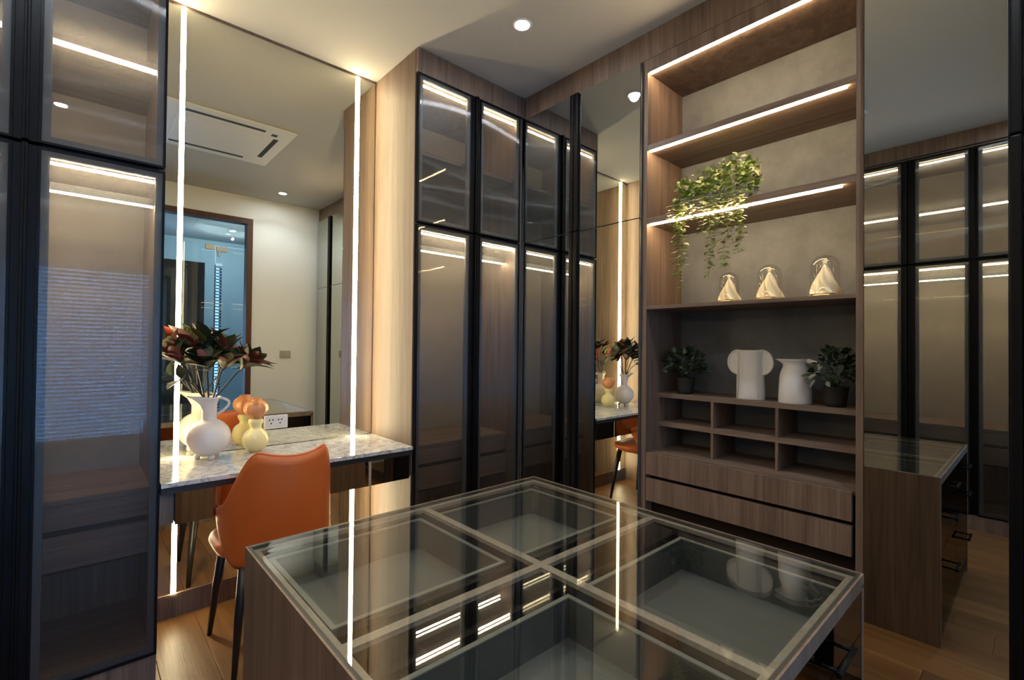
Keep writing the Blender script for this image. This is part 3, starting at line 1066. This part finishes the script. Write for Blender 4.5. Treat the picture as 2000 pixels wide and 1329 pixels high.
# ------------------------------------------------------------------ trailing plant on the third shelf
tp = thing('trailing_plant', 'bushy green plant in a long planter on the third shelf, strings of leaves hanging down', 'plant', (2.21, 1.02, 1.9402))
obj('planter', B(2.165, 2.275, .865, 1.185, 1.9404, 2.010, bevel=.006), 'planter', tp)
rnd = random.Random(21)
for mname, cnt in (('vine_mid', 560), ('vine_light', 240)):
    fb = MB()
    for k in range(cnt):
        y = rnd.uniform(.845, 1.205)
        hmax = .115 + .025 * math.sin((y - .84) * 17)
        p = Vector((rnd.uniform(2.115, 2.30), y, 2.0 + rnd.uniform(-.055 if rnd.random() < .4 else 0, hmax)))
        d = Vector((rnd.uniform(-1, .6), rnd.uniform(-1, 1), rnd.uniform(-.4, 1)))
        ln = rnd.uniform(.018, .030)
        fb.leaf(p, d, Vector((rnd.uniform(-1, 1), rnd.uniform(-1, 1), 1)), ln, ln * .8, .2, .2)
    f_ = obj('foliage', fb, mname, tp)
    f_['kind'] = 'stuff'
strands = [(1.170, 1.63, 12), (1.150, 1.56, 4), (1.128, 1.66, 10), (1.165, 1.75, 8), (1.195, 1.86, 8), (1.035, 1.80, 9), (1.012, 1.60, 5), (.990, 1.72, 7), (.965, 1.83, 9), (.945, 1.64, 6), (.925, 1.76, 10), (.900, 1.80, 10), (.882, 1.70, 9), (.868, 1.75, 9), (1.08, 1.87, 8)]
for si, (y, zend, dens) in enumerate(strands):
    xx = 2.112 - .010 * (si % 3)
    z0 = 1.975
    pts = [Vector((2.155, y, z0 + .012)), Vector((xx + .006, y, z0)), Vector((xx, y, z0 - .03))]
    nseg = max(3, int((z0 - zend) / .05))
    for k in range(1, nseg + 1):
        pts.append(Vector((xx + rnd.uniform(-.003, .003), y + rnd.uniform(-.006, .006), z0 - .03 - (z0 - .03 - zend) * k / nseg)))
    s_ = obj('trailing_stem', MB().tube(pts, .0011, 5), 'vine_mid', tp)
    lb = MB()
    z = z0 - .01
    kk = 0
    while z > zend:
        sparse = dens < 7 and z < zend + (z0 - zend) * .45 and dens < 6
        for sgn in (-1, 1):
            if sparse and rnd.random() < .3:
                continue
            a = kk * 1.3 + rnd.uniform(-.4, .4)
            d = Vector((math.sin(a) * sgn * .7 - .15, math.cos(a) * sgn, rnd.uniform(-.25, .35)))
            ln = rnd.uniform(.024, .033)
            lb.leaf(Vector((xx, y, z)), d, Vector((-.3, 0, 1)), ln, ln * .85, .2, .25)
        z -= rnd.uniform(.013, .019)
        kk += 1
    obj('leaves', lb, 'vine_light' if si % 3 else 'vine_mid', s_)['kind'] = 'stuff'


# ------------------------------------------------------------------ small potted plants on the pigeonholes
def potted(x, y, r, label, seed):
    z = 1.0522
    t = thing('potted_plant', label, 'plant', (x, y, z), 'small dark plants on the pigeonholes')
    obj('pot', MB().lathe([(0, 0), (.036, 0), (.040, .02), (.047, .078), (.049, .082), (.043, .082), (.040, .070), (0, .068)], (x, y, z), 24), 'pot', t)
    rr = random.Random(seed)
    for i in range(9):
        a = i * 2.4
        q = r * math.sqrt((i + .5) / 9) * .75
        obj('stem', MB().tube(((x, y, z + .07), (x + q * .5 * math.cos(a), y + q * .5 * math.sin(a), z + .12), (x + q * math.cos(a), y + q * math.sin(a), z + .165 - q * .3)), .002, 5), 'pot_leaf', t)
    for mname, cnt in (('pot_leaf', 230), ('pot_leaf2', 60)):
        fb = MB()
        for k in range(cnt):
            a = rr.uniform(0, 2 * PI)
            el = rr.uniform(-.45, 1.4)
            q = r * rr.uniform(.45, 1.0)
            c = Vector((x, y, z + .140))
            d = Vector((math.cos(a) * math.cos(el), math.sin(a) * math.cos(el), math.sin(el) * .85))
            p = c + d * q
            if p.x > 2.462 or p.y < .47 or p.y > 1.335 or p.z < z + .055:
                continue
            ln = rr.uniform(.024, .036)
            dd = (d + Vector((rr.uniform(-.5, .5), rr.uniform(-.5, .5), rr.uniform(-.2, .6)))).normalized()
            e = p + dd * ln
            if e.y < .468 or e.y > 1.338:
                continue
            if y < .7 and e.y > .615 and e.x > 2.262:
                continue                       # clear of the pitcher
            fb.leaf(p, dd, d + Vector((0, 0, .6)), ln, ln * .62, .25, .2)
        obj('foliage', fb, mname, t)['kind'] = 'stuff'


potted(2.300, 1.222, .105, 'small dark green bushy plant in a black pot, left of the white vases', 31)
potted(2.300, .570, .110, 'small dark green bushy plant in a black pot, right of the white vases', 32)

# ------------------------------------------------------------------ white vases
VX, VY, VZ = 2.305, .905, 1.0522
v1 = thing('eared_vase', 'tall white flat vase with two large round ear handles', 'vase', (VX, VY, VZ))
prof = [(0, 0), (.060, 0), (.062, .004), (.060, .06), (.0575, .13), (.056, .160), (.0545, .175), (.058, .215), (.062, .226), (.058, .226), (.052, .212), (.048, .17), (0, .16)]
obj('body', MB().lathe(prof, (VX, VY, VZ), 36, True, .75, 1.0), 'white_ceramic', v1)
for s in (-1, 1):
    ear = MB()
    ol = []
    for k in range(25):
        a = -PI / 2 - .25 + (PI + .55) * k / 24
        ol.append((VY + s * (.052 + .046 * math.cos(a)), VZ + .170 + .054 * math.sin(a)))
    ear.prism(ol, 0, VX - .010, VX + .010)
    e_ = obj('ear_handle', ear, 'white_ceramic', v1)
    rim = MB().tube([Vector((VX - .010, p[0], p[1])) for p in ol], .005, 8)
    obj('ear_rim', rim, 'white_ceramic', e_)
for s in (-1, 1):
    obj('ridge', MB().tube([Vector((VX - .040 + .004 * (abs(k - 3) / 3), VY + s * (.046 - .004 * k / 6), VZ + .01 + .033 * k)) for k in range(7)], .0022, 6), 'white_ceramic', v1)

PX, PY, PZ = 2.300, .718, 1.0522
v2 = thing('white_pitcher', 'straight sided white pitcher with a pointed spout and curled handle', 'jug', (PX, PY, PZ))
prof = [(0, 0), (.062, 0), (.064, .004), (.0625, .06), (.060, .110), (.055, .135), (.046, .158), (.044, .168), (.048, .182), (.055, .189), (.050, .189), (.042, .170), (.042, .150), (0, .14)]
pb = MB().lathe(prof, (PX, PY, PZ), 36)
spd = Vector((-.25, 1, 0)).normalized()
for v in pb.bm.verts:
    dz = v.co.z - PZ
    if dz > .165:
        d = Vector((v.co.x - PX, v.co.y - PY, 0))
        if d.length > .01:
            c = max(0, d.normalized().dot(spd))
            v.co += spd * (.022 * c ** 5 * (dz - .165) / .024)
obj('body', pb, 'white_ceramic', v2)
hp = [Vector((PX - .012, PY - .050 - .045 * math.sin(PI * k / 10) - .006 * k / 10, PZ + .184 - .075 * k / 10 + .012 * math.sin(PI * k / 10))) for k in range(11)]
obj('handle', MB().tube(hp, [.010] * 5 + [.009, .008, .008, .008, .008, .008], 10), 'white_ceramic', v2)
obj('handle_tail', MB().tube([Vector((PX - .012, PY - .056, PZ + .112)), Vector((PX - .012, PY - .075, PZ + .100)), Vector((PX - .012, PY - .066, PZ + .085)), Vector((PX - .012, PY - .058, PZ + .070))], [.008, .007, .006, .004], 8), 'white_ceramic', v2)

# ------------------------------------------------------------------ ceiling fittings and switch
ac = thing('ceiling_air_conditioner', 'square white cassette air conditioner on the ceiling, seen in the dressing mirror', 'air conditioner', (.765, 1.18, H))
ax0, ax1, ay0, ay1 = .30, 1.222, .790, 1.66
obj('panel', B(ax0, ax1, ay0, ay1, H - .014, H - .0005, bevel=.005), 'plastic', ac)
obj('grille', B(ax0 + .19, ax1 - .19, ay0 + .19, ay1 - .19, H - .018, H - .0135, bevel=.002), 'plastic', ac)
for q in ((ax0 + .20, ax1 - .20, ay1 - .115, ay1 - .080), (ax0 + .20, ax1 - .20, ay0 + .080, ay0 + .115), (ax1 - .115, ax1 - .080, ay0 + .20, ay1 - .20), (ax0 + .080, ax0 + .115, ay0 + .20, ay1 - .20)):
    obj('vent_slot', B(*q, H - .0155, H - .0135), 'slot', ac)
obj('sensor', B(ax1 - .15, ax1 - .11, ay1 - .15, ay1 - .11, H - .0165, H - .0135, bevel=.001), 'slot', ac)
for i, (x, y, lb) in enumerate(((1.62, 1.74, 'round recessed ceiling downlight shining above the corner wardrobe'), (1.60, .03, 'round recessed ceiling downlight near the white wall, seen in the dressing mirror'), (-.11, .04, 'round recessed ceiling downlight above the viewpoint, reflected in the upper left wardrobe door'), (-.11, 1.74, 'round recessed ceiling downlight in front of the wardrobe left of the dressing table'), (1.62, -2.3, 'round ceiling downlight in the blue-lit room beyond the glass door'))):
    d_ = thing('downlight', lb, 'lamp', (x, y, H), 'ceiling downlights')
    obj('trim_ring', MB().lathe([(.036, -.0005), (.048, -.0005), (.048, -.004), (.040, -.007), (.036, -.004)], (x, y, H), 28), 'plastic', d_)
    obj('diffuser', MB().lathe([(0, -.0045), (.0355, -.0045), (.0355, -.001), (0, -.001)], (x, y, H), 28), 'lamp_disc', d_)

sw = thing('light_switch', 'grey switch plate on the white wall beside the glass door', 'switch', (1.76, YO, 1.16))
obj('plate', B(1.705, 1.825, YO + .0005, YO + .010, 1.122, 1.205, bevel=.003), 'switch', sw)
for k in range(3):
    obj('rocker', B(1.715 + k * .035, 1.745 + k * .035, YO + .0095, YO + .013, 1.135, 1.192, bevel=.001), 'switch', sw)
